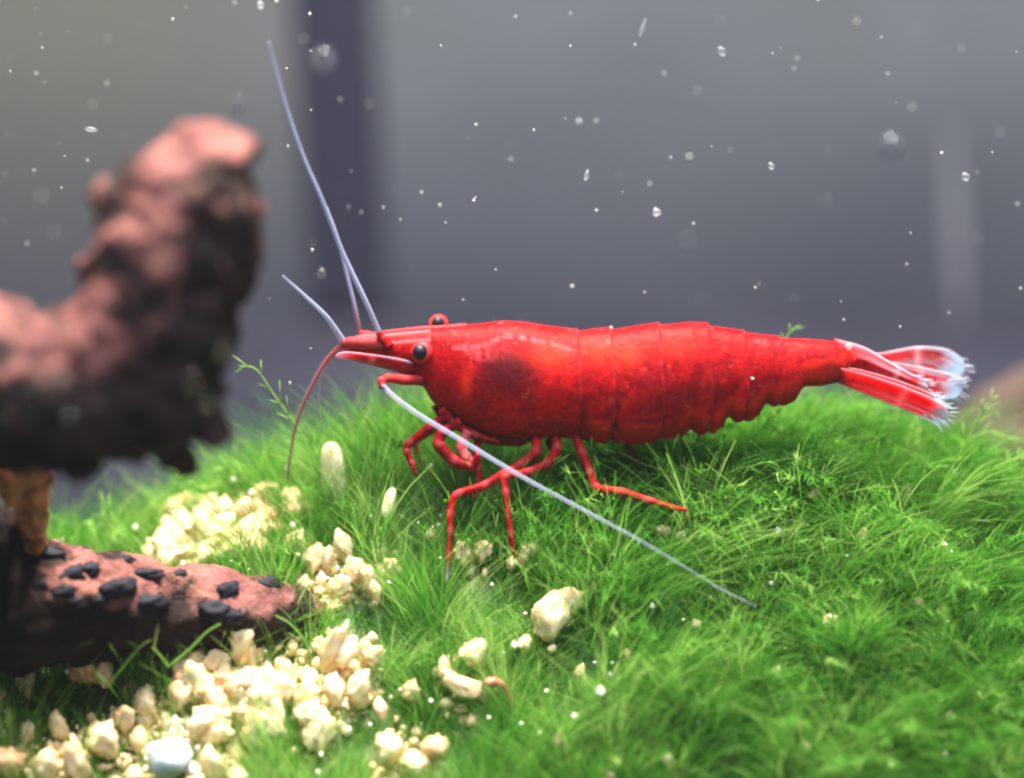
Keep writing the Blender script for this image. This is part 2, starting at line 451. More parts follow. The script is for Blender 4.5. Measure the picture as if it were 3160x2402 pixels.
def build_wood():
    base = P(120, 1830, -4)
    root = empty('driftwood', base, 'pink and black driftwood with a raised knob and a low limb on the gravel', 'driftwood')
    def add(name, out, mats):
        o = link(name, out, mats); o.data.transform(Matrix.Translation(-Vector(base) * U)); o.parent = root; return o
    YU = -13.0
    up = [[(-300, 1190, YU, 215), (0, 1160, YU, 250), (200, 1170, YU, 265), (350, 1150, YU, 275)],
          [(430, 1150, YU, 262), (480, 1000, YU, 255), (540, 800, YU, 265), (585, 650, YU, 235), (650, 545, YU, 150)],
          [(268, 830, YU, 42)], [(350, 615, YU, 60)], [(60, 910, YU, 30)], [(520, 1395, YU + 1, 70)], [(620, 1300, YU, 75)],
          [(260, 1430, YU - 1, 55)], [(140, 1400, YU - 1, 70)], [(640, 1190, YU, 60)], [(775, 465, YU, 62)], [(400, 1400, YU, 60)], [(20, 1400, YU, 70)],
          [(560, 1430, YU + 2, 40)], [(-300, 1190, YU, 200), (-330, 1450, -10, 130), (-240, 1760, -5.5, 120)]]
    out, co, no = blob(up, amp=.6)
    attr(out, 'bare_lit', paint(co, [(60, 1010, 300, 160, 1), (400, 790, 190, 330, 1), (640, 440, 200, 105, 1.0), (690, 655, 170, 110, .62), (400, 1000, 130, 230, .6), (130, 1130, 160, 110, .6), (330, 1230, 80, 180, .3), (770, 900, 150, 200, -1), (620, 1180, 170, 200, -.7), (600, 690, 70, 50, -.35), (700, 520, 110, 26, -.5), (250, 1330, 300, 110, -.6)]))  # stripped wood and bark, with lit tops and shaded undersides painted in
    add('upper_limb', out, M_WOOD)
    lo = [[(-300, 1830, -5, 190), (60, 1870, -4.6, 215), (320, 1878, -4.2, 176), (600, 1880, -3.6, 135), (800, 1890, -3.2, 110), (950, 1905, -2.8, 62)],
          [(-120, 1780, -5, 170), (-60, 1640, -6, 110)], [(20, 1650, -5, 70), (90, 1720, -4.6, 70)]]
    out, co, no = blob(lo, .18, 3, .42)
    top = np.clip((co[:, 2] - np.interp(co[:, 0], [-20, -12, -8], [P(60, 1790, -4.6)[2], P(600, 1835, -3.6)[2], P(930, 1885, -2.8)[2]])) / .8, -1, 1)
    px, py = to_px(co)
    attr(out, 'bare_lit', np.clip(.45 + top * .75, 0, .78) * np.clip((px - 40) / 200, 0, 1))  # lighter top is partly painted light, partly lost bark
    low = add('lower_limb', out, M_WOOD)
    low['label'] = 'low limb lying on the gravel, stripped and painted lighter pink on top with black knobs'
    # black knobs on the low limb
    knobs = [(249, 1660, 44, 26), (298, 1700, 34, 26), (278, 1755, 40, 34), (203, 1770, 42, 28), (432, 1765, 74, 28), (406, 1726, 40, 20), (478, 1845, 46, 26),
             (563, 1770, 24, 18), (694, 1812, 34, 22), (828, 1797, 32, 26), (426, 1694, 36, 20), (354, 1678, 34, 18), (165, 1712, 52, 34), (203, 1818, 46, 28),
             (229, 1864, 34, 22), (367, 1812, 44, 32), (681, 1897, 40, 22), (727, 1900, 36, 20), (320, 1850, 40, 22), (140, 1800, 40, 30)]
    deps_tree = None
    from mathutils.bvhtree import BVHTree
    bv = BVHTree.FromPolygons([Vector(c) for c in co], [tuple(p.vertices) for p in out.polygons])
    kms = []
    for sd in range(4):
        bm = bmesh.new(); bmesh.ops.create_icosphere(bm, subdivisions=3, radius=1)
        for v in bm.verts: v.co *= 1 + .42 * mnoise.fractal(v.co * 1.7 + Vector((sd * 9, 0, 0)), .7, 2, 4)
        km = bpy.data.meshes.new('knob'); bm.to_mesh(km); bm.free(); km.materials.append(M_KNOB)
        km.polygons.foreach_set('use_smooth', np.ones(len(km.polygons), dtype=bool)); kms.append(km)
    for a, b, rx, rz in knobs:
        q = random.uniform(.8, 1.45); rx *= q; rz *= q * random.uniform(.7, 1.2); a += random.gauss(0, 14); b += random.gauss(0, 7)
        d = (a - 1580) * K * C_R - (b - 1201) * K * C_U + CAM_D * C_F
        hit = bv.ray_cast(Vector(CAM_POS), Vector(d).normalized())
        if hit[0] is None: continue
        o = bpy.data.objects.new('knob', random.choice(kms)); COL.objects.link(o); o.parent = low
        o.location = (hit[0] - hit[1] * .12 - Vector(base)) * U; k = depth_k(hit[0].y)
        o.scale = Vector((rx * k, rz * k * 1.1, rz * k)) * U
        o.rotation_euler = (random.uniform(-.3, .3), random.uniform(-.25, .25), random.uniform(0, .5))
    # amber stub standing between the limbs
    st = [[(80, 1400, -7, 82), (90, 1500, -6.5, 76), (96, 1580, -6, 60), (105, 1680, -5.2, 46)], [(40, 1450, -7.4, 50), (30, 1560, -7, 26)], [(150, 1470, -6.6, 34)], [(60, 1600, -6.4, 34)]]
    out, co, no = blob(st, .12, 2, .30)
    o = add('stub', out, M_AMBER); o['label'] = 'amber stub joining the upper limb to the low limb'
    return root
build_wood()

# ---------------------------------------------------------------- gravel chips
def chip_mesh(name, seed, mat, sub=3, facets=13, rough=.34):
    rnd = random.Random(seed)
    planes = []
    for _ in range(facets):
        n = Vector((rnd.gauss(0, 1), rnd.gauss(0, 1), rnd.gauss(0, 1))).normalized(); planes.append((n, rnd.uniform(.62, .98)))
    bm = bmesh.new(); bmesh.ops.create_icosphere(bm, subdivisions=sub, radius=1)
    for v in bm.verts:
        d = v.co.normalized()
        r = min([1.15] + [h / max(1e-3, n.dot(d)) for n, h in planes if n.dot(d) > .05])
        r *= 1 + rough * mnoise.fractal(d * 3.0 + Vector((seed, 0, 0)), .7, 2, 4)
        v.co = d * r * U
    me = bpy.data.meshes.new(name); bm.to_mesh(me); bm.free(); me.materials.append(mat)
    me.polygons.foreach_set('use_smooth', np.ones(len(me.polygons), dtype=bool))
    return me
CLEAR = []
CHIPS = [chip_mesh('gravel_chip', s, M_CHIP) for s in range(7)]
TANS = [chip_mesh('gravel_chip', 20 + s, M_TAN) for s in range(3)]
M_PELLET = mat_chip('pellet', (0.72, 0.55, 0.28), (0.88, 0.80, 0.52), (0.92, 0.88, 0.70))
PELLET = [chip_mesh('pellet', 52, M_PELLET, facets=3, rough=.10)]
for v in PELLET[0].vertices:                       # blunt ends
    q = v.co / U; v.co.z = math.copysign(abs(q.z) ** .55, q.z) * U * .92
WHITES = [chip_mesh('white_stone', 40, M_WHITE, rough=.05)]

def chip(px, py, wpx, hpx, label, group=None, tilt=0.0, mats=CHIPS, lift=0.15, name='gravel_chip', i=None, Y=None, clear=True):
    g = ground_at(px, py) if Y is None else P(px, py, Y); k = depth_k(g[1])
    o = bpy.data.objects.new(name, mats[random.randrange(len(mats)) if i is None else i]); COL.objects.link(o)
    a, c = wpx * k / 2, hpx * k / 2
    if clear: CLEAR.append((g[0], g[1] - lift, a, c))
    o.location = Vector((g[0], g[1] - lift, g[2])) * U
    o.scale = (a * 1.12, min(a, c) * 1.0, c * 1.12)
    o.rotation_euler = (random.uniform(-.2, .2), tilt, random.uniform(-.4, .4))
    return tag(o, label, 'gravel', group)

chip(1032, 1462, 66, 190, 'tall upright pale chip in the moss under the shrimp feelers', tilt=-.06, lift=0, mats=PELLET, Y=1.0)
chip(1202, 1552, 34, 88, 'slim tilted pale chip in the moss, right of the tall upright chip', tilt=.25, lift=0, mats=PELLET, Y=-1.2)
chip(1696, 1905, 105, 135, 'large cream chip, lower one of the leaning pair in open moss', tilt=.25, lift=.7, i=2)
chip(1752, 1836, 84, 78, 'pinkish cream chip, upper one of the leaning pair in open moss', tilt=.2, lift=.9, i=3)
chip(1458, 2000, 86, 88, 'rounded pale chip above the curled brown flake', lift=.7, i=4)
chip(1372, 2060, 48, 90, 'narrow cream chip leaning beside the rounded pale chip', tilt=-.35, lift=.6)
chip(1425, 2100, 62, 120, 'long slanting pale sliver between rounded chip and curled flake', tilt=-1.0, lift=.6)
chip(1206, 2290, 90, 104, 'cream chip at the left of the trio low in the moss', lift=.7)
chip(1280, 2345, 78, 70, 'pinkish white chip, lowest of the trio low in the moss', lift=.8)
chip(1337, 2292, 76, 84, 'tan streaked chip at the right of the trio low in the moss', lift=.7, mats=TANS)
chip(1268, 2120, 62, 70, 'small cream chip between the gravel heap and the slanting sliver', lift=.6)
chip(2040, 1628, 54, 42, 'small yellowish chip under the rear leg tip of the shrimp', tilt=.5, lift=.5)
chip(2100, 1645, 36, 36, 'tiny pale chip beside the yellowish chip under the rear leg', lift=.5)
chip(2552, 1330, 34, 60, 'tan chip on the mound crest under the shrimp tail', lift=.4, mats=TANS)
chip(2504, 1522, 38, 44, 'single pale chip in green moss under the tail end of the shrimp', lift=.5)
chip(2790, 1518, 52, 56, 'glinting white chip in the moss below the tail fan', lift=.5)
chip(2560, 1906, 46, 40, 'pale chip half hidden in deep moss below the long feeler tip', lift=.6)
chip(826, 1516, 70, 62, 'white and orange chip topping the gravel bank behind the low limb', lift=.3)
chip(757, 1950, 86, 130, 'knobby cream chip sticking up against the low driftwood limb', lift=1.2, i=5)
chip(530, 2322, 128, 150, 'big smooth bluish white stone at the front of the gravel', lift=.9, mats=WHITES, name='white_stone')
chip(325, 2262, 106, 112, 'bright cream chip left of the big white stone', lift=.8, i=6)
chip(38, 2330, 80, 110, 'tan and cream chip lying farthest from the white stone', lift=.8, mats=TANS)
chip(277, 2030, 90, 170, 'brown grey pointed chip standing against the dark low limb', lift=.8, mats=TANS, tilt=-.12)
rr = random.Random(5)
def heap_zone(a, b):
    return 'pressed close to the low driftwood limb' if b < 2085 else 'next to the big white stone' if a < 620 and b > 2130 else 'at the mossy side of the heap before the low limb' if a > 850 else 'in the middle of the heap before the low limb'
def bank_zone(a, b):
    return 'on the crest of the bank behind the low limb' if b < 1570 else 'at the thin end of the bank behind the low limb' if a < 600 else 'at the mossy end of the bank under the shrimp feelers' if a > 820 else 'at the foot of the bank just behind the low limb' if b > 1650 else 'halfway up the bank behind the low limb'
def describe(w_, h_, tan):
    size = 'large' if w_ * h_ > 6800 else 'small' if w_ * h_ < 3600 else 'medium'
    shape = ' upright' if h_ > w_ * 1.35 else ' flat' if w_ > h_ * 1.35 else ' blocky'
    return size + shape + (' tan' if tan else ' cream')
for a, b, ww, hh, tl in [(147, 2345, 74, 110, .1), (242, 2335, 76, 130, -.15), (187, 2222, 54, 100, -.3), (393, 2200, 66, 76, .1), (662, 2345, 76, 130, -.4), (90, 2080, 48, 96, 0),
                         (8, 2140, 50, 70, 0), (330, 2060, 60, 90, .2), (420, 2380, 60, 60, 0), (600, 2395, 70, 50, 0), (740, 2390, 60, 60, 0), (455, 2130, 60, 50, .2), (95, 2240, 46, 70, .2)]:
    chip(a, b, ww, hh, describe(ww, hh, False) + ' loose chip in short moss ' + ('under the dark low limb' if b < 2150 else 'beside the big white stone' if a > 380 else 'away from the big white stone'), 'chips in the short moss at the front', tl, lift=.7)
for k in range(60):                                # front heap
    a, b = rr.gauss(740, 125), rr.gauss(2130, 66)
    w_, h_, tan = rr.uniform(40, 104), rr.uniform(44, 112), rr.random() > .74
    chip(a, b, w_, h_, describe(w_, h_, tan) + ' chip ' + heap_zone(a, b), 'gravel heap before the low limb', rr.uniform(-.6, .6), mats=TANS if tan else CHIPS, lift=rr.uniform(.2, 1.0), clear=False)
for k in range(50):                                # bank behind
    a = rr.uniform(500, 930); b = rr.uniform(1560, 1745) - (a - 500) * .12
    w_, h_, tan = rr.uniform(36, 90), rr.uniform(40, 105), rr.random() > .74
    chip(a, b, w_, h_, describe(w_, h_, tan) + ' chip ' + bank_zone(a, b), 'gravel bank behind the low limb', rr.uniform(-.5, .5), mats=TANS if tan else CHIPS, lift=rr.uniform(.1, .6), clear=False)
for a, b, ww, hh in [(975, 1712, 60, 76), (1015, 1716, 40, 80), (1070, 1690, 54, 100), (1100, 1750, 60, 70), (1140, 1770, 50, 90), (1215, 1750, 44, 70), (1165, 1820, 36, 60), (1060, 1800, 50, 60),
                     (1430, 1700, 60, 70), (1490, 1690, 56, 60), (1630, 1700, 60, 90), (1580, 1735, 34, 40), (940, 1800, 40, 50), (1330, 1640, 30, 40)]:
    chip(a, b, ww, hh, describe(ww, hh, False) + ' chip in moss ' + ('under the shrimp front legs' if a > 1300 else 'between the shrimp feelers and the low limb tip'), 'chips in the moss under the shrimp', rr.uniform(-.4, .4), lift=.5)
for a, b, ww, hh in [(1030, 1990, 72, 150), (1070, 2010, 60, 90), (1110, 2110, 76, 120), (1160, 2010, 50, 60), (1040, 2130, 60, 90), (1010, 2230, 50, 90), (1180, 2180, 40, 60), (1130, 1990, 44, 70), (960, 2270, 44, 60)]:
    chip(a, b, ww, hh, describe(ww, hh, False) + ' chip in moss beside the gravel heap, ' + ('level with the low limb tip' if b < 2050 else 'below the low limb tip'), 'chips at the heap edge', rr.uniform(-.3, .5), lift=.6)
for a, b, s in [(1615, 1975, 46), (1790, 2060, 34), (1700, 1990, 26), (2150, 1920, 30), (2390, 2060, 30), (2480, 2300, 36), (2930, 2200, 36), (2060, 2330, 40), (2830, 1850, 34), (1880, 2390, 36), (3040, 1750, 30), (1720, 2280, 34), (1930, 2010, 28), (2660, 1640, 30)]:
    chip(a, b, s, s * 1.2, 'tiny pale chip half sunk in green moss ' + ('beside the leaning pair of chips' if a < 1960 and b < 2100 else 'below the long feeler tip' if a < 2500 and b < 2100 else 'on the steep end of the mound' if a > 2600 and b < 2300 else 'at the foot of the mound'), 'tiny chips in the open moss', rr.uniform(-.5, .5), lift=.6)

def build_crumbs():
    """loose small crumbs that fill the gravel patches"""
    rng = np.random.default_rng(17); V, F = [], []; off = 0
    bm = bmesh.new(); bmesh.ops.create_icosphere(bm, subdivisions=1, radius=1)
    bv = np.array([v.co[:] for v in bm.verts]); bf = np.array([[v.index for v in f.verts] for f in bm.faces]); bm.free()
    n = 22000
    X = rng.uniform(-21, 2, n); Y = rng.uniform(-13, 5, n); g = gravel_w(X, Y)
    kp = rng.random(n) < g * 1.2 - .25; X, Y = X[kp], Y[kp]; n = len(X)
    Z = mound(X, Y) - BASE + rng.uniform(-.1, .8, n)
    r = (.07 + rng.gamma(2, .055, n))[:, None, None] * rng.uniform(.6, 1.4, (n, 1, 3)) * rng.uniform(.7, 1.25, (n, len(bv), 1))
    v = np.stack([X, Y, Z], 1)[:, None] + bv[None] * r
    f = (np.arange(n) * len(bv))[:, None, None] + bf[None]
    o = link('gravel_crumbs', fast_mesh('gravel_crumbs', v.reshape(-1, 3), f.reshape(-1, 3)), M_CHIP)
    tag(o, 'fine cream gravel crumbs between the larger chips', 'gravel', kind='stuff')
build_crumbs()

def build_curl():
    pts = [P(a, b, ground_at(1530, 2130)[1] - .9 + .25 * i * .2) for i, (a, b) in enumerate([(1498, 2118), (1512, 2106), (1535, 2106), (1558, 2124), (1574, 2160), (1578, 2200)])]
    path = catmull(pts, 5); n = len(path)
    r = [max(.05, .24 * (1 - i / n) ** .7 * (min(1, (i + 1) / 4))) for i in range(n)]
    vs, fs = tube(path, r, 10)
    o = link('curled_flake', mesh('curled_flake', vs, fs), M_SHELLBIT); recenter(o, pts[-1])
    tag(o, 'curled reddish brown flake bent over in the moss', 'flake')
build_curl()

# ---------------------------------------------------------------- moss
def ribbons(root, d0, bend, L, width, segs, side_seed):
    """numpy: curved tapering ribbons -> verts (n,(segs+1)*2,3), quads"""
    n = len(root)
    s = np.linspace(0, 1, segs + 1)[None, :, None]
    p = root[:, None, :] + L[:, None, None] * (d0[:, None, :] * s + bend[:, None, :] * s * s)
    t = d0[:, None, :] + 2 * bend[:, None, :] * s
    ang = side_seed.uniform(0, 2 * np.pi, n)
    ref = np.stack([np.cos(ang), np.sin(ang) * .5, .15 * np.ones(n)], 1)[:, None, :]
    sd = np.cross(t, np.cross(ref, t)); sd /= np.linalg.norm(sd, axis=2, keepdims=True) + 1e-9
    wd = width[:, None, None] * (1 - .8 * s)
    v = np.stack([p - sd * wd / 2, p + sd * wd / 2], 2).reshape(n, -1, 3)
    base = (np.arange(n) * (segs + 1) * 2)[:, None]
    i = np.arange(segs)[None, :] * 2
    a = base + i
    q = np.stack([a, a + 1, a + 3, a + 2], 2).reshape(-1, 4)
    return v.reshape(-1, 3), q

def build_moss():
    V, Q, T = [], [], []; off = 0
    def push(v, q, t):
        nonlocal off
        V.append(v); Q.append(q + off); T.append(t); off += len(v)
    rng = RNG
    # --- fine threads
    n = 220000
    # tuft centres make clumps
    nt = 2600
    tx, ty = rng.uniform(-26, 26, nt), rng.uniform(-14, 8.5, nt)
    k = rng.integers(0, nt, n)
    X = tx[k] + rng.normal(0, .26, n); Y = ty[k] + rng.normal(0, .26, n)
    g = gravel_w(X, Y)
    right = 1 / (1 + np.exp(-(X - 4) / 2.2))
    keep = rng.random(n) > np.clip(g * .95 - .05, 0, .70)
    left = 1 / (1 + np.exp((X + 12) / 1.5)) * np.clip((Y + 6.5) / 1.5, 0, 1)
    keep &= rng.random(n) > left * .45
    X, Y, g, right, k = X[keep], Y[keep], g[keep], right[keep], k[keep]; n = len(X)
    tl = rng.normal(0, 1, (nt, 3))[k]; tlen = rng.uniform(.55, 1.3, nt)[k]; ttint = rng.normal(0, .19, nt)[k]
    root = np.stack([X, Y, mound(X, Y) - BASE - .1], 1)
    nx = .6 * vnoise(X * .35, Y * .35, 11) + .7 * vnoise(X * .9, Y * .9, 13); ny = .6 * vnoise(X * .35, Y * .35, 12) + .6 * vnoise(X * .9, Y * .9, 14)
    d = np.zeros((n, 3))
    d[:, 0] = (.16 + .20 * right) * rng.normal(0, 1, n) + .35 * nx * (.5 + right) + .12 * right + .20 * tl[:, 0]
    d[:, 1] = -.20 + .22 * rng.normal(0, 1, n) + .20 * ny - .15 * right + .20 * tl[:, 1]
    d[:, 2] = 1
    d /= np.linalg.norm(d, axis=1)[:, None]
    b = np.zeros((n, 3))
    b[:, 0] = .14 * rng.normal(0, 1, n) + right * (.12 + .50 * nx) + .16 * tl[:, 0]
    b[:, 1] = -.10 * right + .12 * rng.normal(0, 1, n)
    b[:, 2] = -.10 - .28 * right * rng.random(n)
    L = rng.gamma(7, .40, n) * tlen * (1 - .25 * np.clip(g, 0, 1)) * (1 - .30 * left[keep])
    L = np.clip(L, .6, 5.6)
    for cx, cy, ca_, cc_ in CLEAR:
        hide = (np.abs(X - cx) < ca_ * 1.15) & (Y - cy > -1.6 - cc_) & (Y - cy < .3)
        L[hide] *= .45
    v, q = ribbons(root, d, b, L, rng.uniform(.028, .062, n), 4, rng)
    ti = np.clip(.38 + ttint + .13 * rng.normal(0, 1, n) + .12 * g + .05 * (1 - right) + .10 * vnoise(X * .5, Y * .5, 20), 0, 1)  # threads on the left tinted paler for the brighter light there
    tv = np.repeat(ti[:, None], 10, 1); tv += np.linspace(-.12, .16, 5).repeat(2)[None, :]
    push(v, q, np.clip(tv, 0, 1).ravel())
    # --- feathery plumes: a stem with side hairs
    m = 1500
    X = np.concatenate([rng.uniform(-2, 24, int(m * .75)), rng.uniform(-20, 4, m - int(m * .75))]); Y = rng.uniform(-13, 7, m)
    kp = gravel_w(X, Y) < .35
    for cx, cy, ca_, cc_ in CLEAR: kp &= ~((np.abs(X - cx) < ca_ + .6) & (Y - cy > -2.6 - cc_) & (Y - cy < .4))
    X, Y = X[kp], Y[kp]; m = len(X)
    root = np.stack([X, Y, mound(X, Y) - .4], 1)
    right = 1 / (1 + np.exp(-(X - 3) / 2.5)); nx = 1.2 * vnoise(X * .6, Y * .6, 31)
    d = np.stack([.35 * rng.normal(0, 1, m) + right * (.15 + .6 * nx), -.30 + .35 * rng.normal(0, 1, m), np.ones(m) * .9], 1); d /= np.linalg.norm(d, axis=1)[:, None]
    b = np.stack([right * (.15 + .7 * nx) + .15 * rng.normal(0, 1, m), -.25 + .1 * rng.normal(0, 1, m), -.45 * (.4 + .6 * right) * rng.uniform(.5, 1.3, m)], 1)
    L = rng.uniform(2.2, 4.6, m) * (.7 + .3 * right)
    v, q = ribbons(root, d, b, L, rng.uniform(.06, .10, m), 8, rng)
    ti = np.clip(.42 + .14 * rng.normal(0, 1, m), 0, 1); push(v, q, np.repeat(ti, 18))
    hN = 30
    s = rng.uniform(.15, 1, (m, hN)); S = s[:, :, None]
    pp = root[:, None] + L[:, None, None] * (d[:, None] * S + b[:, None] * S * S)
    tt = d[:, None] + 2 * b[:, None] * S; tt /= np.linalg.norm(tt, axis=2, keepdims=True)
    rv = rng.normal(0, 1, (m, hN, 3)); rv -= (rv * tt).sum(2, keepdims=True) * tt; rv /= np.linalg.norm(rv, axis=2, keepdims=True)
    hd = (tt * .75 + rv * .65).reshape(-1, 3); hr = pp.reshape(-1, 3)
    hl = (rng.uniform(.5, 1.1, (m, hN)) * (1.1 - .6 * s)).ravel()
    hb = rng.normal(0, .12, (m * hN, 3))
    v, q = ribbons(hr, hd, hb, hl, rng.uniform(.04, .07, m * hN), 2, rng)
    push(v, q, np.repeat(np.clip(np.repeat(ti, hN) + .08 + .1 * rng.normal(0, 1, m * hN), 0, 1), 6))
    me = fast_mesh('moss', np.vstack(V), np.vstack(Q)); attr(me, 'tint', np.concatenate(T))
    tag(link('moss', me, M_MOSS), 'fine green thread moss covering the mound', 'moss', kind='stuff')
build_moss()

def strand(label, pts, Y, r=.045, hairs=0, group=None, hl=.8, dY=0.0):
    n = len(pts)
    path = catmull([P(a, b, Y + dY * i / n) for i, (a, b) in enumerate(pts)], 6); m = len(path)
    vs, fs = tube(path, [r * (1 - .55 * i / m) for i in range(m)], 5)
    rnd = random.Random(int(pts[0][0] + pts[0][1])); t = [.75] * len(vs)
    for h in range(hairs):
        i = rnd.randrange(int(m * .25), m - 2); p = path[i]; T = path[i + 1] - path[i - 1]; T /= np.linalg.norm(T)
        sd = np.array([rnd.gauss(0, 1), rnd.gauss(0, .5), rnd.gauss(0, 1)]); sd -= sd.dot(T) * T; sd /= np.linalg.norm(sd)
        l = hl * rnd.uniform(.5, 1.3)
        pp = [p + l * (T * .8 * s + sd * .55 * s) for s in (0, .5, 1)]
        a, b = tube(pp, [.030, .024, .012], 4, off=len(vs)); vs += a; fs += b; t += [.8] * len(a)
    me = mesh('moss_strand', vs, fs); attr(me, 'tint', t[:len(vs)])
    o = link('moss_strand', me, M_MOSS); recenter(o, path[0])
    tag(o, label, 'moss strand', group)
strand('long branching green strand rising beneath the shrimp feelers', [(1050, 1570), (985, 1450), (915, 1318), (843, 1215), (790, 1140), (738, 1130)], 0.5, .05, 9, dY=-.3)
strand('arched green strand over the gravel bank behind the low limb', [(420, 1650), (470, 1580), (545, 1525), (610, 1515), (640, 1525)], 2.0, .05, 14)
strand('green strand crossing the arched one over the gravel bank', [(700, 1640), (670, 1560), (610, 1500), (540, 1462)], 1.5, .045, 6)
strand('small feathery green tuft at the end of the gravel bank by the low limb', [(415, 1680), (370, 1640), (335, 1600), (325, 1570)], 2.0, .045, 12)
strand('short green strand beside the arched strand', [(830, 1540), (760, 1480), (710, 1455), (675, 1440)], 2.0, .045, 12)
strand('thin strand standing on the mound crest under the shrimp tail', [(2950, 1430), (2985, 1360), (3030, 1270), (3076, 1222)], 2.0, .05, 8)
strand('thin strand bending over at the mound end beyond the tail fan', [(2930, 1400), (3000, 1352), (3070, 1332), (3125, 1372)], 2.5, .045, 8)
strand('wispy strand behind the back of the shrimp', [(2400, 1330), (2410, 1150), (2425, 1050), (2445, 1020), (2468, 1004)], 2.6, .05, 4, hl=.45)
strand('dark green strand before the low limb', [(330, 2120), (380, 2060), (430, 2000), (465, 1975)], -6.2, .06, 0)
strand('curved green strand leaning against the low limb', [(520, 2060), (590, 2000), (640, 1950), (680, 1926)], -6.0, .055, 0)
strand('pale green strand beside the front gravel heap', [(960, 2100), (950, 2000), (900, 1930), (850, 1900)], -5.2, .05, 3)
strand('short strand across the dark face of the low limb', [(520, 2060), (500, 2030), (470, 1998)], -6.4, .05, 0)
for pts in ([(3090, 1640), (3110, 1540), (3140, 1470), (3200, 1420)], [(3110, 1740), (3120, 1620), (3150, 1560), (3230, 1520)], [(3090, 1560), (3100, 1470), (3130, 1420), (3180, 1380)]):
    strand('loose strand fanning out at the steep end of the mound', pts, 1.0, .045, 10, 'strands at the mound end')

def build_grains():
    rng = np.random.default_rng(3); n = 700
    X = rng.uniform(-22, 22, n); Y = rng.uniform(-12, 5, n); g = gravel_w(X, Y)
    right = 1 / (1 + np.exp(-(X + 2) / 4))
    kp = rng.random(n) < (.25 + .75 * (1 - right)); X, Y, g = X[kp], Y[kp], g[kp]; n = len(X)
    Z = mound(X, Y) + rng.uniform(-.3, .9, n)
    o8 = np.array([(1, 0, 0), (-1, 0, 0), (0, 1, 0), (0, -1, 0), (0, 0, 1), (0, 0, -1)], float)
    f8 = np.array([(0, 2, 4), (2, 1, 4), (1, 3, 4), (3, 0, 4), (2, 0, 5), (1, 2, 5), (3, 1, 5), (0, 3, 5)])
    r = rng.gamma(3, .026, n)[:, None, None] * rng.uniform(.6, 1.5, (n, 1, 3))
    v = np.stack([X, Y - .4, Z], 1)[:, None] + o8[None] * r
    f = (np.arange(n) * 6)[:, None, None] + f8[None]
    me = fast_mesh('sand_grains', v.reshape(-1, 3), f.reshape(-1, 3))
    tag(link('sand_grains', me, M_SPECK), 'pale glinting sand grains caught in the moss', 'sand', kind='stuff')
build_grains()

# ---------------------------------------------------------------- the shrimp
TOP = [(1052, 1058), (1075, 1046), (1117, 1031), (1180, 1028), (1302, 1017), (1393, 1008), (1483, 1001), (1551, 993), (1619, 996), (1687, 1008), (1755, 1017), (1783, 1022),
       (1830, 1018), (1875, 1017), (1886, 1017), (1978, 1007), (2036, 1003), (2128, 997), (2186, 1004), (2292, 1024), (2402, 1042), (2504, 1049), (2585, 1058), (2612, 1074), (2640, 1092)]
BOT = [(1052, 1078), (1090, 1094), (1121, 1104), (1212, 1128), (1262, 1150), (1290, 1178), (1312, 1200), (1325, 1228), (1357, 1260), (1393, 1283), (1438, 1305), (1483, 1326), (1529, 1341), (1619, 1347), (1732, 1344),
       (1783, 1350), (1855, 1358), (1957, 1365), (2030, 1354), (2070, 1348), (2112, 1338), (2132, 1314), (2150, 1330), (2176, 1338), (2212, 1332), (2236, 1300), (2250, 1276), (2266, 1294), (2290, 1301), (2325, 1295), (2352, 1264), (2366, 1236), (2384, 1250), (2420, 1252), (2456, 1234), (2478, 1190),
       (2530, 1188), (2586, 1178), (2612, 1160), (2640, 1120)]
HW = [(1052, .10), (1117, .38), (1212, .62), (1300, .85), (1360, 1.15), (1450, 1.5), (1560, 1.75), (1700, 1.8), (1783, 1.75), (1957, 1.8), (2128, 1.6), (2292, 1.3), (2402, 1.1), (2504, .92), (2586, .72), (2640, .25)]
SEG = [1783, 1886, 2036, 2186, 2296, 2408, 2593]

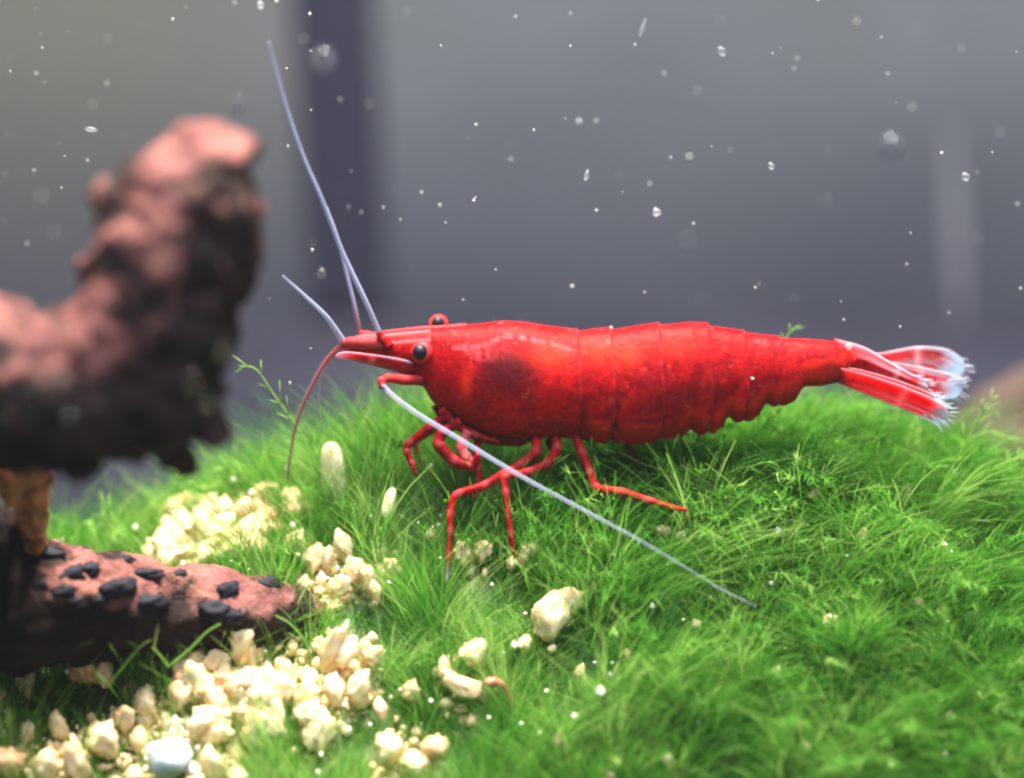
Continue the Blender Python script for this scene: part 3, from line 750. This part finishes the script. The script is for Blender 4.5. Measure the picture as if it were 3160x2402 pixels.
def build_shrimp():
    V, F = [], []; A = {k: [] for k in ('organ', 'pale', 'clear', 'orange')}
    def push(vs, fs, **kw):
        o = len(V); V.extend(vs); F.extend([tuple(i + o for i in f) for f in fs])
        for k in A: A[k].extend(kw.get(k, np.zeros(len(vs))))
    # body loft
    nst, na = 360, 88
    xs = np.linspace(1052, 2640, nst)
    def ss(tab, w=10):
        return sum(smooth_interp(xs + d, tab) for d in np.linspace(-w, w, 5)) / 5
    top, bot, hw = ss(TOP, 8), ss(BOT, 6), ss(HW, 20)
    top[0], bot[0] = 1066, 1070; top[-1], bot[-1] = 1105, 1109
    vs = []; org, pal, ora = [], [], []
    segs = np.array(SEG, float)
    for i, x in enumerate(xs):
        pt, pb = P(x, top[i], 0), P(x, bot[i], 0)
        h = (pt[2] - pb[2]) / 2; zc = (pt[2] + pb[2]) / 2
        for j in range(na):
            a = 2 * math.pi * j / na
            ca, sa = math.cos(a), math.sin(a)
            # segment phase, with edges sweeping back on the flanks
            xe = x - 16 * (1 - ca) * .5 + 22 * max(0, -ca) ** 2
            kx = np.searchsorted(segs, xe)
            bump, pale = 0.0, 0.0
            if 0 < kx < len(segs):
                f = (xe - segs[kx - 1]) / (segs[kx] - segs[kx - 1])
                bump = .19 * f ** 2 - .06
                bump += .02 * math.sin(f * math.pi)
                dist = min(abs(xe - segs[kx - 1]), abs(xe - segs[kx]))
            elif kx == 0:
                bump = .06 * np.clip((xe - 1700) / 83, 0, 1); dist = abs(xe - segs[0])
            else: bump = -.02; dist = abs(xe - segs[-1])
            pale = max(0, 1 - dist / 5.0) * (.55 + .45 * ca) * .11 * (.7 + .8 * mnoise.noise(Vector((xe * .01, a * 4, 1))))
            low = np.clip((-ca - .05) / .5, 0, 1)
            if x > 1760 and x < 2560: bump -= .20 * low * math.exp(-(dist / 11) ** 2) - .05 * low
            yy = -hw[i] * np.sign(sa) * abs(sa) ** .82 * (1 + .10 * -ca if x > 1330 else 1)
            if ca > 0: yy *= 1 - .10 * ca
            # carapace: soft ridge in the flank, saddle hollow, front margin groove
            n1 = mnoise.noise(Vector((x * .012, a * 1.6, 3.1)))
            rad = 1 + bump * .55 + .018 * n1
            zz = zc + h * np.sign(ca) * abs(ca) ** .92 * (1 + .25 * bump)
            vs.append((pt[0], yy * rad, zz))
            py = 1201 - 0  # flank position in photo terms
            v_ = (top[i] + bot[i]) / 2 - ca * (bot[i] - top[i]) / 2
            o_ = math.exp(-(((x - 1565) / 95) ** 2 + ((v_ - 1128) / 62) ** 2) ** 1.6) * .97
            o_ += .55 * math.exp(-(((x - 1800) / 26) ** 2 + ((v_ - 1275) / 75) ** 2)) + .4 * math.exp(-(((x - 1480) / 26) ** 2 + ((v_ - 1185) / 40) ** 2))
            for ox, oy, orr in ((1880, 1230, 34), (1985, 1240, 40), (2110, 1215, 50), (2210, 1200, 36), (2160, 1130, 44), (1995, 1130, 34), (2330, 1210, 26), (1900, 1290, 30), (2075, 1255, 30), (2565, 1125, 30)):
                o_ += .55 * math.exp(-((x - ox) / orr) ** 2 - ((v_ - oy) / (orr * 1.2)) ** 2) * (.6 + .6 * mnoise.noise(Vector((x * .03, v_ * .03, 0))))
            if 1880 < x < 2480: o_ += .24 * math.exp(-((v_ - (1195 - .03 * (x - 1880))) / 52) ** 2) * max(0, .45 + 1.5 * mnoise.noise(Vector((x * .022, v_ * .012, 5))))
            if x > 1790: o_ += .18 * max(0, mnoise.noise(Vector((x * .05, v_ * .008, 9)))) 
            org.append(min(1, max(0, o_)))
            # highlight painted as a pale dotted line along the shoulder
            sh = 1052 + (x - 1400) * .02
            pl = 0.0
            if 1395 < x < 1775:
                shy = np.interp(x, [1395, 1470, 1560, 1610, 1700, 1775], [1062, 1060, 1025, 1030, 1048, 1072])
                pl = .5 * max(0, 1 - abs(v_ - shy) / 9) * max(0, .45 + 1.3 * mnoise.noise(Vector((x * .05, 0, 7))))
                pl += .35 * math.exp(-((x - 1500) / 60) ** 2 - ((v_ - 1070) / 24) ** 2) * max(0, mnoise.noise(Vector((x * .06, v_ * .06, 2))) + .3)
            if x < 1330: pl += .5 * max(0, 1 - abs(v_ - (top[i] + 26)) / 7) + .45 * max(0, 1 - abs(v_ - bot[i]) / 14) + .4 * max(0, 1 - abs(v_ - top[i] - 3) / 5)
            pal.append(min(1, max(pale, pl)))
            o2 = .7 * math.exp(-((x - 1690) / 70) ** 2 - ((v_ - 1085) / 34) ** 2) + .6 * math.exp(-((x - 1850) / 45) ** 2 - ((v_ - 1075) / 34) ** 2) + .6 * math.exp(-((x - 1940) / 40) ** 2 - ((v_ - 1080) / 34) ** 2)
            o2 += .6 * math.exp(-((x - 1440) / 16) ** 2 - ((v_ - 1165) / 30) ** 2) + .35 * math.exp(-((x - 2090) / 60) ** 2 - ((v_ - 1060) / 30) ** 2) + .25 * (v_ > bot[i] - 90) * (x > 1780)
            ora.append(min(1, o2))
    fs = []
    for i in range(nst - 1):
        for j in range(na):
            k = (j + 1) % na; fs.append((i * na + j, i * na + k, (i + 1) * na + k, (i + 1) * na + j))
    fs.append(tuple(range(na))); fs.append(tuple(range((nst - 1) * na, nst * na))[::-1])
    push(vs, fs, organ=org, pale=pal, orange=ora)

    # flat blades: tail fan, feeler scales
    def blade(pts, wid, Y, tiltY, clear0, dY=0, thick=.045, edge=.6, clear1=1.0, fringe=True):
        path = catmull([P(a, b, Y + dY * i / (len(pts) - 1)) for i, (a, b) in enumerate(pts)], 8); n = len(path)
        wd = np.interp(np.linspace(0, 1, n), np.linspace(0, 1, len(wid)), wid) * K
        wd[-1] = max(.02, wd[-1] * .25); wd[-2] *= .7; wd[-3] *= .9
        T = np.gradient(path, axis=0); T /= np.linalg.norm(T, axis=1)[:, None]
        nc = 28; vs, fs, cl, pa = [], [], [], []
        for i in range(n):
            up = np.cross(T[i], np.array([0, 1.0, 0])); up /= np.linalg.norm(up)
            if up[2] < 0: up = -up
            sd = up * math.cos(tiltY) + np.array([0, 1.0, 0]) * math.sin(tiltY); nm = np.cross(T[i], sd)
            s = i / (n - 1)
            for j in range(nc):
                a = 2 * math.pi * j / nc
                vs.append(path[i] + sd * wd[i] / 2 * math.cos(a) + nm * thick * math.sin(a) * (1 - .6 * s) * (1 + .3 * (abs(math.cos(a)) < .2)))
                c = np.clip((s - clear0 + .10 * mnoise.noise(Vector((math.cos(a) * 4, s * 3, Y * 9)))) / .22, 0, 1) * clear1
                cl.append(max(c, .45 * s * max(0, mnoise.noise(Vector((math.cos(a) * 5, s * 1.2, Y * 5 + 2)))) * 2, edge * np.clip((abs(math.cos(a)) - .72) / .2, 0, 1) * s ** .5)); pa.append(.7 * max(0, 1 - abs(s - clear0 * .72) / .04))
        for i in range(n - 1):
            for j in range(nc):
                k = (j + 1) % nc; fs.append((i * nc + j, i * nc + k, (i + 1) * nc + k, (i + 1) * nc + j))
        fs.append(tuple(range(nc))); fs.append(tuple(range((n - 1) * nc, n * nc)))
        push(vs, fs, clear=cl, pale=pa)
        if fringe:
            rf = random.Random(int(pts[0][0] * 7 + pts[0][1]))
            for q in range(34):
                i = n - 1 - int(abs(rf.gauss(0, 1)) * n * .13); i = max(n // 2, min(n - 1, i)); sg = rf.choice((-1, 1))
                up = np.cross(T[i], np.array([0, 1.0, 0])); up /= np.linalg.norm(up); up = up if up[2] > 0 else -up
                p = path[i] + up * sg * wd[i] * rf.uniform(.2, .5)
                dr = T[i] + up * sg * rf.uniform(.1, .6) + np.array([0, rf.gauss(0, .15), 0]); l = rf.uniform(.18, .5)
                a_, b_ = tube([p, p + dr * l * .5, p + dr * l], [.022, .016, .006], 4); push(a_, b_, clear=np.full(len(a_), .9))
    blade([(2570, 1100), (2650, 1110), (2730, 1142), (2800, 1172), (2862, 1195)], [110, 86, 62, 46, 34], 0, .25, .86, thick=.22)          # telson
    blade([(2640, 1120), (2740, 1116), (2830, 1110), (2910, 1120), (2975, 1150)], [40, 62, 84, 92, 66], 1.0, .35, .70, dY=.9)
    blade([(2650, 1130), (2740, 1146), (2830, 1168), (2910, 1190), (2968, 1204)], [44, 60, 78, 84, 62], .5, .3, .72, dY=.3)
    blade([(2560, 1150), (2660, 1182), (2760, 1218), (2850, 1254), (2925, 1288)], [50, 66, 76, 76, 56], -.5, -.35, .78, dY=-1.2, edge=.7)
    blade([(2560, 1146), (2650, 1166), (2750, 1196), (2830, 1222), (2890, 1244)], [46, 56, 60, 54, 40], -.3, -.3, .82, dY=-.5)
    # antennal scales under the snout
    blade([(1300, 1150), (1220, 1126), (1130, 1108), (1070, 1098), (1036, 1100)], [64, 54, 42, 30, 20], -.55, -.5, .62, dY=-.25, edge=.8, clear1=.55, thick=.10, fringe=False)
    blade([(1300, 1140), (1220, 1112), (1140, 1092), (1080, 1086)], [70, 60, 44, 26], .6, .5, .6, edge=.8, clear1=.5, thick=.10, fringe=False)
    # short peduncle segments at the snout tip
    def limb(pts, rad, Y, dY=0.0, tip=0.0, pale=0.0, sides=10, organ=0.0, orange=0.0):
        ys = Y if isinstance(Y, (list, tuple)) else [Y + dY * i / (len(pts) - 1) for i in range(len(pts))]
        raw = np.array([P(a, b, y) for (a, b), y in zip(pts, ys)]); rr_ = np.array(rad, float) * K
        path, rd = [], []
        for i in range(len(raw) - 1):               # nearly straight joints, softened at the bends
            for s in np.linspace(0, 1, 7)[:-1]:
                path.append(raw[i] + (raw[i + 1] - raw[i]) * s); rd.append((rr_[i] + (rr_[i + 1] - rr_[i]) * s) * (1 - .10 * math.sin(s * math.pi)))
        path.append(raw[-1]); rd.append(rr_[-1]); path = np.array(path)
        for _ in range(2): path[1:-1] = (path[:-2] + 2 * path[1:-1] + path[2:]) / 4
        vs, fs = tube(path, rd, sides); n = len(path)
        s = np.concatenate([np.repeat(np.arange(n) / (n - 1), sides), [0, 1]])
        joint = np.zeros(n)
        for i in range(1, len(raw) - 1): joint[max(0, i * 6 - 1):i * 6 + 1] = .12
        push(vs, fs, clear=np.clip((s - 1 + tip) / max(tip, 1e-6), 0, 1) * .7 if tip else np.zeros(len(vs)), pale=np.concatenate([np.repeat(np.maximum(joint, pale), sides), [pale, pale]]), organ=np.full(len(vs), organ + .30), orange=np.full(len(vs), orange))
    limb([(1190, 1062), (1120, 1058), (1075, 1056), (1052, 1060)], [26, 22, 16, 10], -.35, pale=.15)
    limb([(1180, 1044), (1125, 1034), (1108, 1026)], [18, 14, 9], .3, pale=.1)
    limb([(1200, 1070), (1175, 1040), (1168, 1026)], [18, 14, 11], -.55)
    limb([(1300, 1172), (1240, 1174), (1196, 1166), (1178, 1176), (1180, 1196)], [20, 16, 14, 15, 12], [-.6, -.9, -1.1, -1.3, -1.5], pale=.06)
    limb([(1440, 1010), (1300, 1017), (1190, 1027), (1096, 1042)], [12, 10, 8, 3], 0, pale=.15)
    # mouth parts below the carapace
    limb([(1390, 1275), (1450, 1330), (1520, 1355), (1600, 1362), (1650, 1350)], [18, 24, 22, 20, 12], -.5, organ=.15)
    limb([(1360, 1262), (1400, 1310), (1470, 1345), (1540, 1365)], [14, 15, 13, 9], -.9, organ=.1)
    limb([(1345, 1250), (1362, 1290), (1372, 1330)], [16, 14, 8], .4)
    # walking legs
    limb([(1390, 1275), (1330, 1314), (1258, 1372), (1254, 1394), (1270, 1430), (1284, 1466)], [16, 15, 14, 12, 11, 4], -.8, dY=-.8, organ=.15)
    limb([(1400, 1285), (1340, 1325), (1278, 1366), (1290, 1410), (1303, 1452)], [13, 12, 11, 9, 4], .6, dY=.3)
    limb([(1420, 1300), (1362, 1336), (1350, 1372), (1404, 1428), (1462, 1442), (1475, 1400)], [18, 19, 20, 19, 17, 6], -.9, dY=-1.0, organ=.2)
    limb([(1445, 1330), (1420, 1380), (1440, 1415), (1468, 1432)], [16, 18, 20, 8], -1.1, dY=-.5, pale=.35)
    limb([(1480, 1340), (1470, 1384), (1474, 1450), (1480, 1492), (1462, 1540)], [14, 13, 12, 11, 4], -.6, dY=-.6)
    limb([(1655, 1338), (1656, 1396), (1606, 1434), (1551, 1464), (1497, 1500), (1402, 1527), (1388, 1590), (1390, 1640), (1384, 1720), (1378, 1800)], [17, 17, 15, 15, 15, 14, 12, 11, 9, 4], -.9, dY=-2.6, tip=.10)
    limb([(1712, 1338), (1722, 1384), (1686, 1434), (1628, 1459), (1552, 1470), (1560, 1520), (1569, 1590), (1576, 1650), (1588, 1725)], [17, 17, 16, 15, 15, 13, 12, 10, 4], -.9, dY=-2.2)
    limb([(1690, 1340), (1700, 1390), (1660, 1430), (1590, 1450), (1500, 1462)], [14, 14, 12, 11, 8], .9, dY=.5)
    limb([(1770, 1338), (1797, 1400), (1821, 1462), (1838, 1509), (1923, 1519), (2005, 1546), (2121, 1577)], [16, 16, 15, 16, 14, 11, 5], -.9, dY=-2.4)
    limb([(1915, 1352), (1945, 1385), (1972, 1424), (1986, 1458), (1999, 1512)], [13, 11, 10, 10, 4], .8, dY=.2, tip=.55)
    # swimmerets tucked along the belly
    for k, (a, b) in enumerate([(1850, 1352), (1960, 1360), (2075, 1342), (2190, 1322), (2300, 1286), (2410, 1240)]):
        limb([(a - 20, b - 60), (a + 6, b - 34), (a + 30, b - 20), (a + 46, b - 16)], [30, 30, 24, 14], -.45, orange=.1)

    base = P(1700, 1500, 0)
    root = empty('shrimp', base, 'bright red cherry shrimp walking over green moss with long pale feelers', 'shrimp')
    def add(name, me, mats, par=None):
        me.transform(Matrix.Translation(-Vector(base) * U)); o = link(name, me, mats); o.parent = par or root; return o
    me = mesh('body', V, F)
    for k in A: attr(me, k, A[k])
    bm = bmesh.new(); bm.from_mesh(me); bmesh.ops.recalc_face_normals(bm, faces=bm.faces); bm.to_mesh(me); bm.free()
    add('body', me, M_SHELL)
    # eyes
    def eye(px, py, Y, r, stalk_from):
        c = P(px, py, Y)
        def ball(c, r, sq=1):
            bm = bmesh.new(); bmesh.ops.create_uvsphere(bm, u_segments=28, v_segments=18, radius=r)
            bmesh.ops.translate(bm, verts=bm.verts, vec=Vector(c)); bm.transform(Matrix.Scale(U, 4))
            m = bpy.data.meshes.new('eye'); bm.to_mesh(m); bm.free(); return m
        e = add('eye', ball(c, r), M_EYE)
        a = P(*stalk_from); d = c - a
        path = [a + d * s for s in np.linspace(0, 1, 10)] ; path = np.array(path)
        rad = [r * q for q in (.9, .9, .95, 1.05, 1.2, 1.4, 1.5, 1.45, 1.3, 1.0)]
        vs, fs = tube(path, rad, 20)
        add('eye_stalk', mesh('eye_stalk', vs, fs), M_STALK, e)
    eye(1296, 1086, -1.00, .31, (1312, 1092, -.35))
    eye(1352, 996, .85, .26, (1354, 1008, 1.30))
    # feelers
    def feeler(pts, r0, Y, red0, red1, fade=0.0, r1=.02, dY=0.0):
        ys = [Y + dY * i / (len(pts) - 1) for i in range(len(pts))]
        path = catmull([P(a, b, y) for (a, b), y in zip(pts, ys)], 10); n = len(path); s = np.arange(n) / (n - 1)
        rd = r1 + (r0 - r1) * (1 - s) ** .8
        rd = rd * (1 + .05 * (np.arange(n) % 2))
        vs, fs = tube(path, rd, 8); ss_ = np.concatenate([np.repeat(s, 8), [0, 1]])
        me = mesh('antenna', vs, fs)
        attr(me, 'red', np.clip(np.interp(ss_, [0, .12, .3, 1], [red0, red0 * .7 + red1 * .3, red1, red1]), 0, 1)); attr(me, 'fade', np.clip(.30 + fade + .28 * ss_ ** 3, 0, .85))
        add('antenna', me, M_ANT)
    feeler([(1170, 1028), (1130, 935), (1060, 787), (1022, 690), (987, 601), (937, 486), (887, 343), (850, 210), (829, 129)], .115, -.6, .15, 0, 0, .03, dY=-2)
    feeler([(1110, 1026), (1094, 944), (1062, 815), (1036, 715), (1010, 640)], .10, .35, .9, .1, .1, .03)
    feeler([(1060, 1056), (1030, 1010), (1000, 970), (935, 908), (872, 851)], .14, -.3, .2, 0, .1, .03, dY=-1)
    feeler([(1056, 1064), (1003, 1120), (946, 1225), (910, 1325), (890, 1450), (885, 1490)], .115, -.3, 1, .85, .05, .03, dY=.3)
    feeler([(1040, 1085), (1000, 1140), (986, 1200), (986, 1272), (1003, 1335)], .06, .2, 1, .5, .15, .02)
    feeler([(1180, 1190), (1225, 1232), (1300, 1285), (1400, 1345), (1520, 1418), (1640, 1488), (1830, 1590), (1960, 1660), (2100, 1742), (2220, 1815), (2335, 1872)], .118, -1.5, .25, 0, .40, .05, dY=-3.2)
    return root
build_shrimp()

# ---------------------------------------------------------------- bubbles and specks in the water
def bubble(px, py, Y, rpx, label, group=None):
    bm = bmesh.new(); bmesh.ops.create_uvsphere(bm, u_segments=24, v_segments=16, radius=rpx * depth_k(Y) * U)
    for v in bm.verts: v.co.z *= 1.12
    me = bpy.data.meshes.new('air_bubble'); bm.to_mesh(me); bm.free()
    o = link('air_bubble', me, M_BUBBLE); o.location = Vector(P(px, py, Y)) * U
    tag(o, label, 'bubble', group)
bubble(586, 1180, -16.2, 26, 'round air bubble on the dark side of the raised driftwood')
bubble(634, 1243, -16.0, 20, 'small air bubble under the round one on the driftwood')
bubble(672, 1080, -15.2, 24, 'faint air bubble at the edge of the raised driftwood')
bubble(998, 186, 13, 38, 'large pale bubble before the dark wall seam')
bubble(732, 326, 13, 22, 'pale bubble over the tip of the raised driftwood')
bubble(2750, 455, 13, 40, 'pale ring bubble beside the faint reflection streak')
bubble(24, 1283, -16.4, 18, 'dim air bubble under the arm of the driftwood', 'bubbles under the driftwood arm')
bubble(112, 1266, -16.4, 18, 'dim air bubble under the arm of the driftwood', 'bubbles under the driftwood arm')
bubble(212, 1298, -16.4, 16, 'dim air bubble under the arm of the driftwood', 'bubbles under the driftwood arm')

SP = [chip_mesh('speck', 60 + s, M_DRIFT, sub=2, facets=7) for s in range(3)]
FL = [chip_mesh('flake', 70 + s, M_FILM, sub=2, facets=7) for s in range(2)]
def speck(px, py, w_, h_, label, group=None, tilt=0, Y=-.5, m=SP):
    o = bpy.data.objects.new('floating_speck', random.choice(m)); COL.objects.link(o)
    k = depth_k(Y) / 2; o.location = Vector(P(px, py, Y)) * U
    w_, h_ = w_ * .68, h_ * .68; o.scale = (w_ * k, min(w_, h_) * k, h_ * k); o.rotation_euler = (0, tilt, random.uniform(-.5, .5))
    tag(o, label, 'speck', group)
speck(1984, 84, 15, 82, 'long slanting pale sliver adrift high over the shrimp back', tilt=.35, m=FL)
speck(1960, 138, 10, 10, 'white dot at the lower end of the long slanting sliver')
speck(2228, 158, 30, 46, 'pale oval flake adrift right of the long slanting sliver', tilt=-.6, m=FL)
speck(1812, 542, 22, 48, 'curved pale flake adrift over the middle of the shrimp', tilt=.3, m=FL)
speck(282, 400, 54, 20, 'flat white flake adrift beside the raised driftwood', tilt=.1, m=FL)
speck(806, 16, 34, 36, 'whitish clump adrift above the tip of the long upright feeler', m=FL)
speck(852, 4, 18, 14, 'small bright crumb beside the whitish clump')
speck(2030, 655, 40, 40, 'soft round flake adrift above the shrimp abdomen', m=FL)
speck(2380, 512, 26, 34, 'dull flake adrift between the curved flake and the pale reflection streak', tilt=-.4, m=FL)
speck(2980, 545, 32, 40, 'dull flake adrift beside the pale reflection streak', tilt=-.5, m=FL)
speck(2620, 1068, 30, 26, 'white crumb resting on the last tail joint of the shrimp', Y=-.3)
speck(1885, 1012, 16, 16, 'white crumb on the back of the shrimp', Y=-.2)
speck(2322, 1168, 18, 12, 'tiny pale crumb on the flank of the shrimp abdomen', Y=-1.28)
for a, b, s in [(532, 60, 14), (330, 258, 11), (112, 226, 11), (32, 220, 9), (130, 148, 9), (1050, 307, 10), (888, 452, 11), (963, 772, 15), (993, 832, 14), (1358, 633, 14), (1300, 594, 12), (1235, 678, 9), (2004, 568, 13),
                (1075, 640, 8), (1115, 655, 9), (1183, 640, 10), (1375, 688, 8), (1530, 832, 8), (2798, 815, 10), (2330, 888, 12), (2778, 1008, 10), (3140, 630, 11), (3150, 890, 12), (1576, 492, 13), (2070, 486, 10),
                (895, 1181, 12), (1590, 52, 12), (1760, 42, 10), (2050, 226, 12), (2460, 180, 10), (270, 496, 10), (2450, 212, 10), (1840, 650, 14), (1647, 402, 11), (1840, 372, 14), (1360, 142, 9), (2140, 690, 12), (2810, 720, 8), (960, 340, 8), (1430, 925, 9)]:
    speck(a, b, s, s * random.uniform(.8, 1.3), 'tiny bright speck adrift in the clear water', 'specks adrift in the water', Y=random.uniform(-4, 3))

def build_dust():
    rng = np.random.default_rng(11); n = 150
    px = rng.uniform(-100, 3260, n); py = rng.uniform(-60, 1250, n); Y = rng.uniform(-8, 22, n)
    o8 = np.array([(1, 0, 0), (-1, 0, 0), (0, 1, 0), (0, -1, 0), (0, 0, 1), (0, 0, -1)], float)
    f8 = np.array([(0, 2, 4), (2, 1, 4), (1, 3, 4), (3, 0, 4), (2, 0, 5), (1, 2, 5), (3, 1, 5), (0, 3, 5)])
    c = np.array([P(a, b, y) for a, b, y in zip(px, py, Y)])
    r = (.014 + rng.gamma(2, .010, n))[:, None, None] * rng.uniform(.7, 1.4, (n, 1, 3))
    v = c[:, None] + o8[None] * r
    f = (np.arange(n) * 6)[:, None, None] + f8[None]
    tag(link('water_dust', fast_mesh('water_dust', v.reshape(-1, 3), f.reshape(-1, 3)), M_DUST), 'fine pale dust drifting in the water', 'dust', kind='stuff')
build_dust()

# ---------------------------------------------------------------- milky water
def build_haze():
    x0, x1, y0, y1, z0, z1 = -116, 116, -136, 66, FZ - 34, 112
    v = [(x, y, z) for z in (z0, z1) for y in (y0, y1) for x in (x0, x1)]
    f = [(0, 2, 3, 1), (4, 5, 7, 6), (0, 1, 5, 4), (2, 6, 7, 3), (0, 4, 6, 2), (1, 3, 7, 5)]
    m = bpy.data.materials.new('milky_water'); m.use_nodes = True; t = m.node_tree
    t.nodes.remove(t.nodes['Principled BSDF'])
    p = t.nodes.new('ShaderNodeVolumePrincipled'); p.inputs['Color'].default_value = (.86, .90, 1, 1); p.inputs['Density'].default_value = 0.045
    p.inputs['Anisotropy'].default_value = .2
    t.links.new(p.outputs[0], t.nodes['Material Output'].inputs['Volume'])
    o = link('haze', mesh('haze', v, f), m, smooth=False); tag(o, 'faint milky haze of the aquarium water', 'haze', kind='stuff')
build_haze()
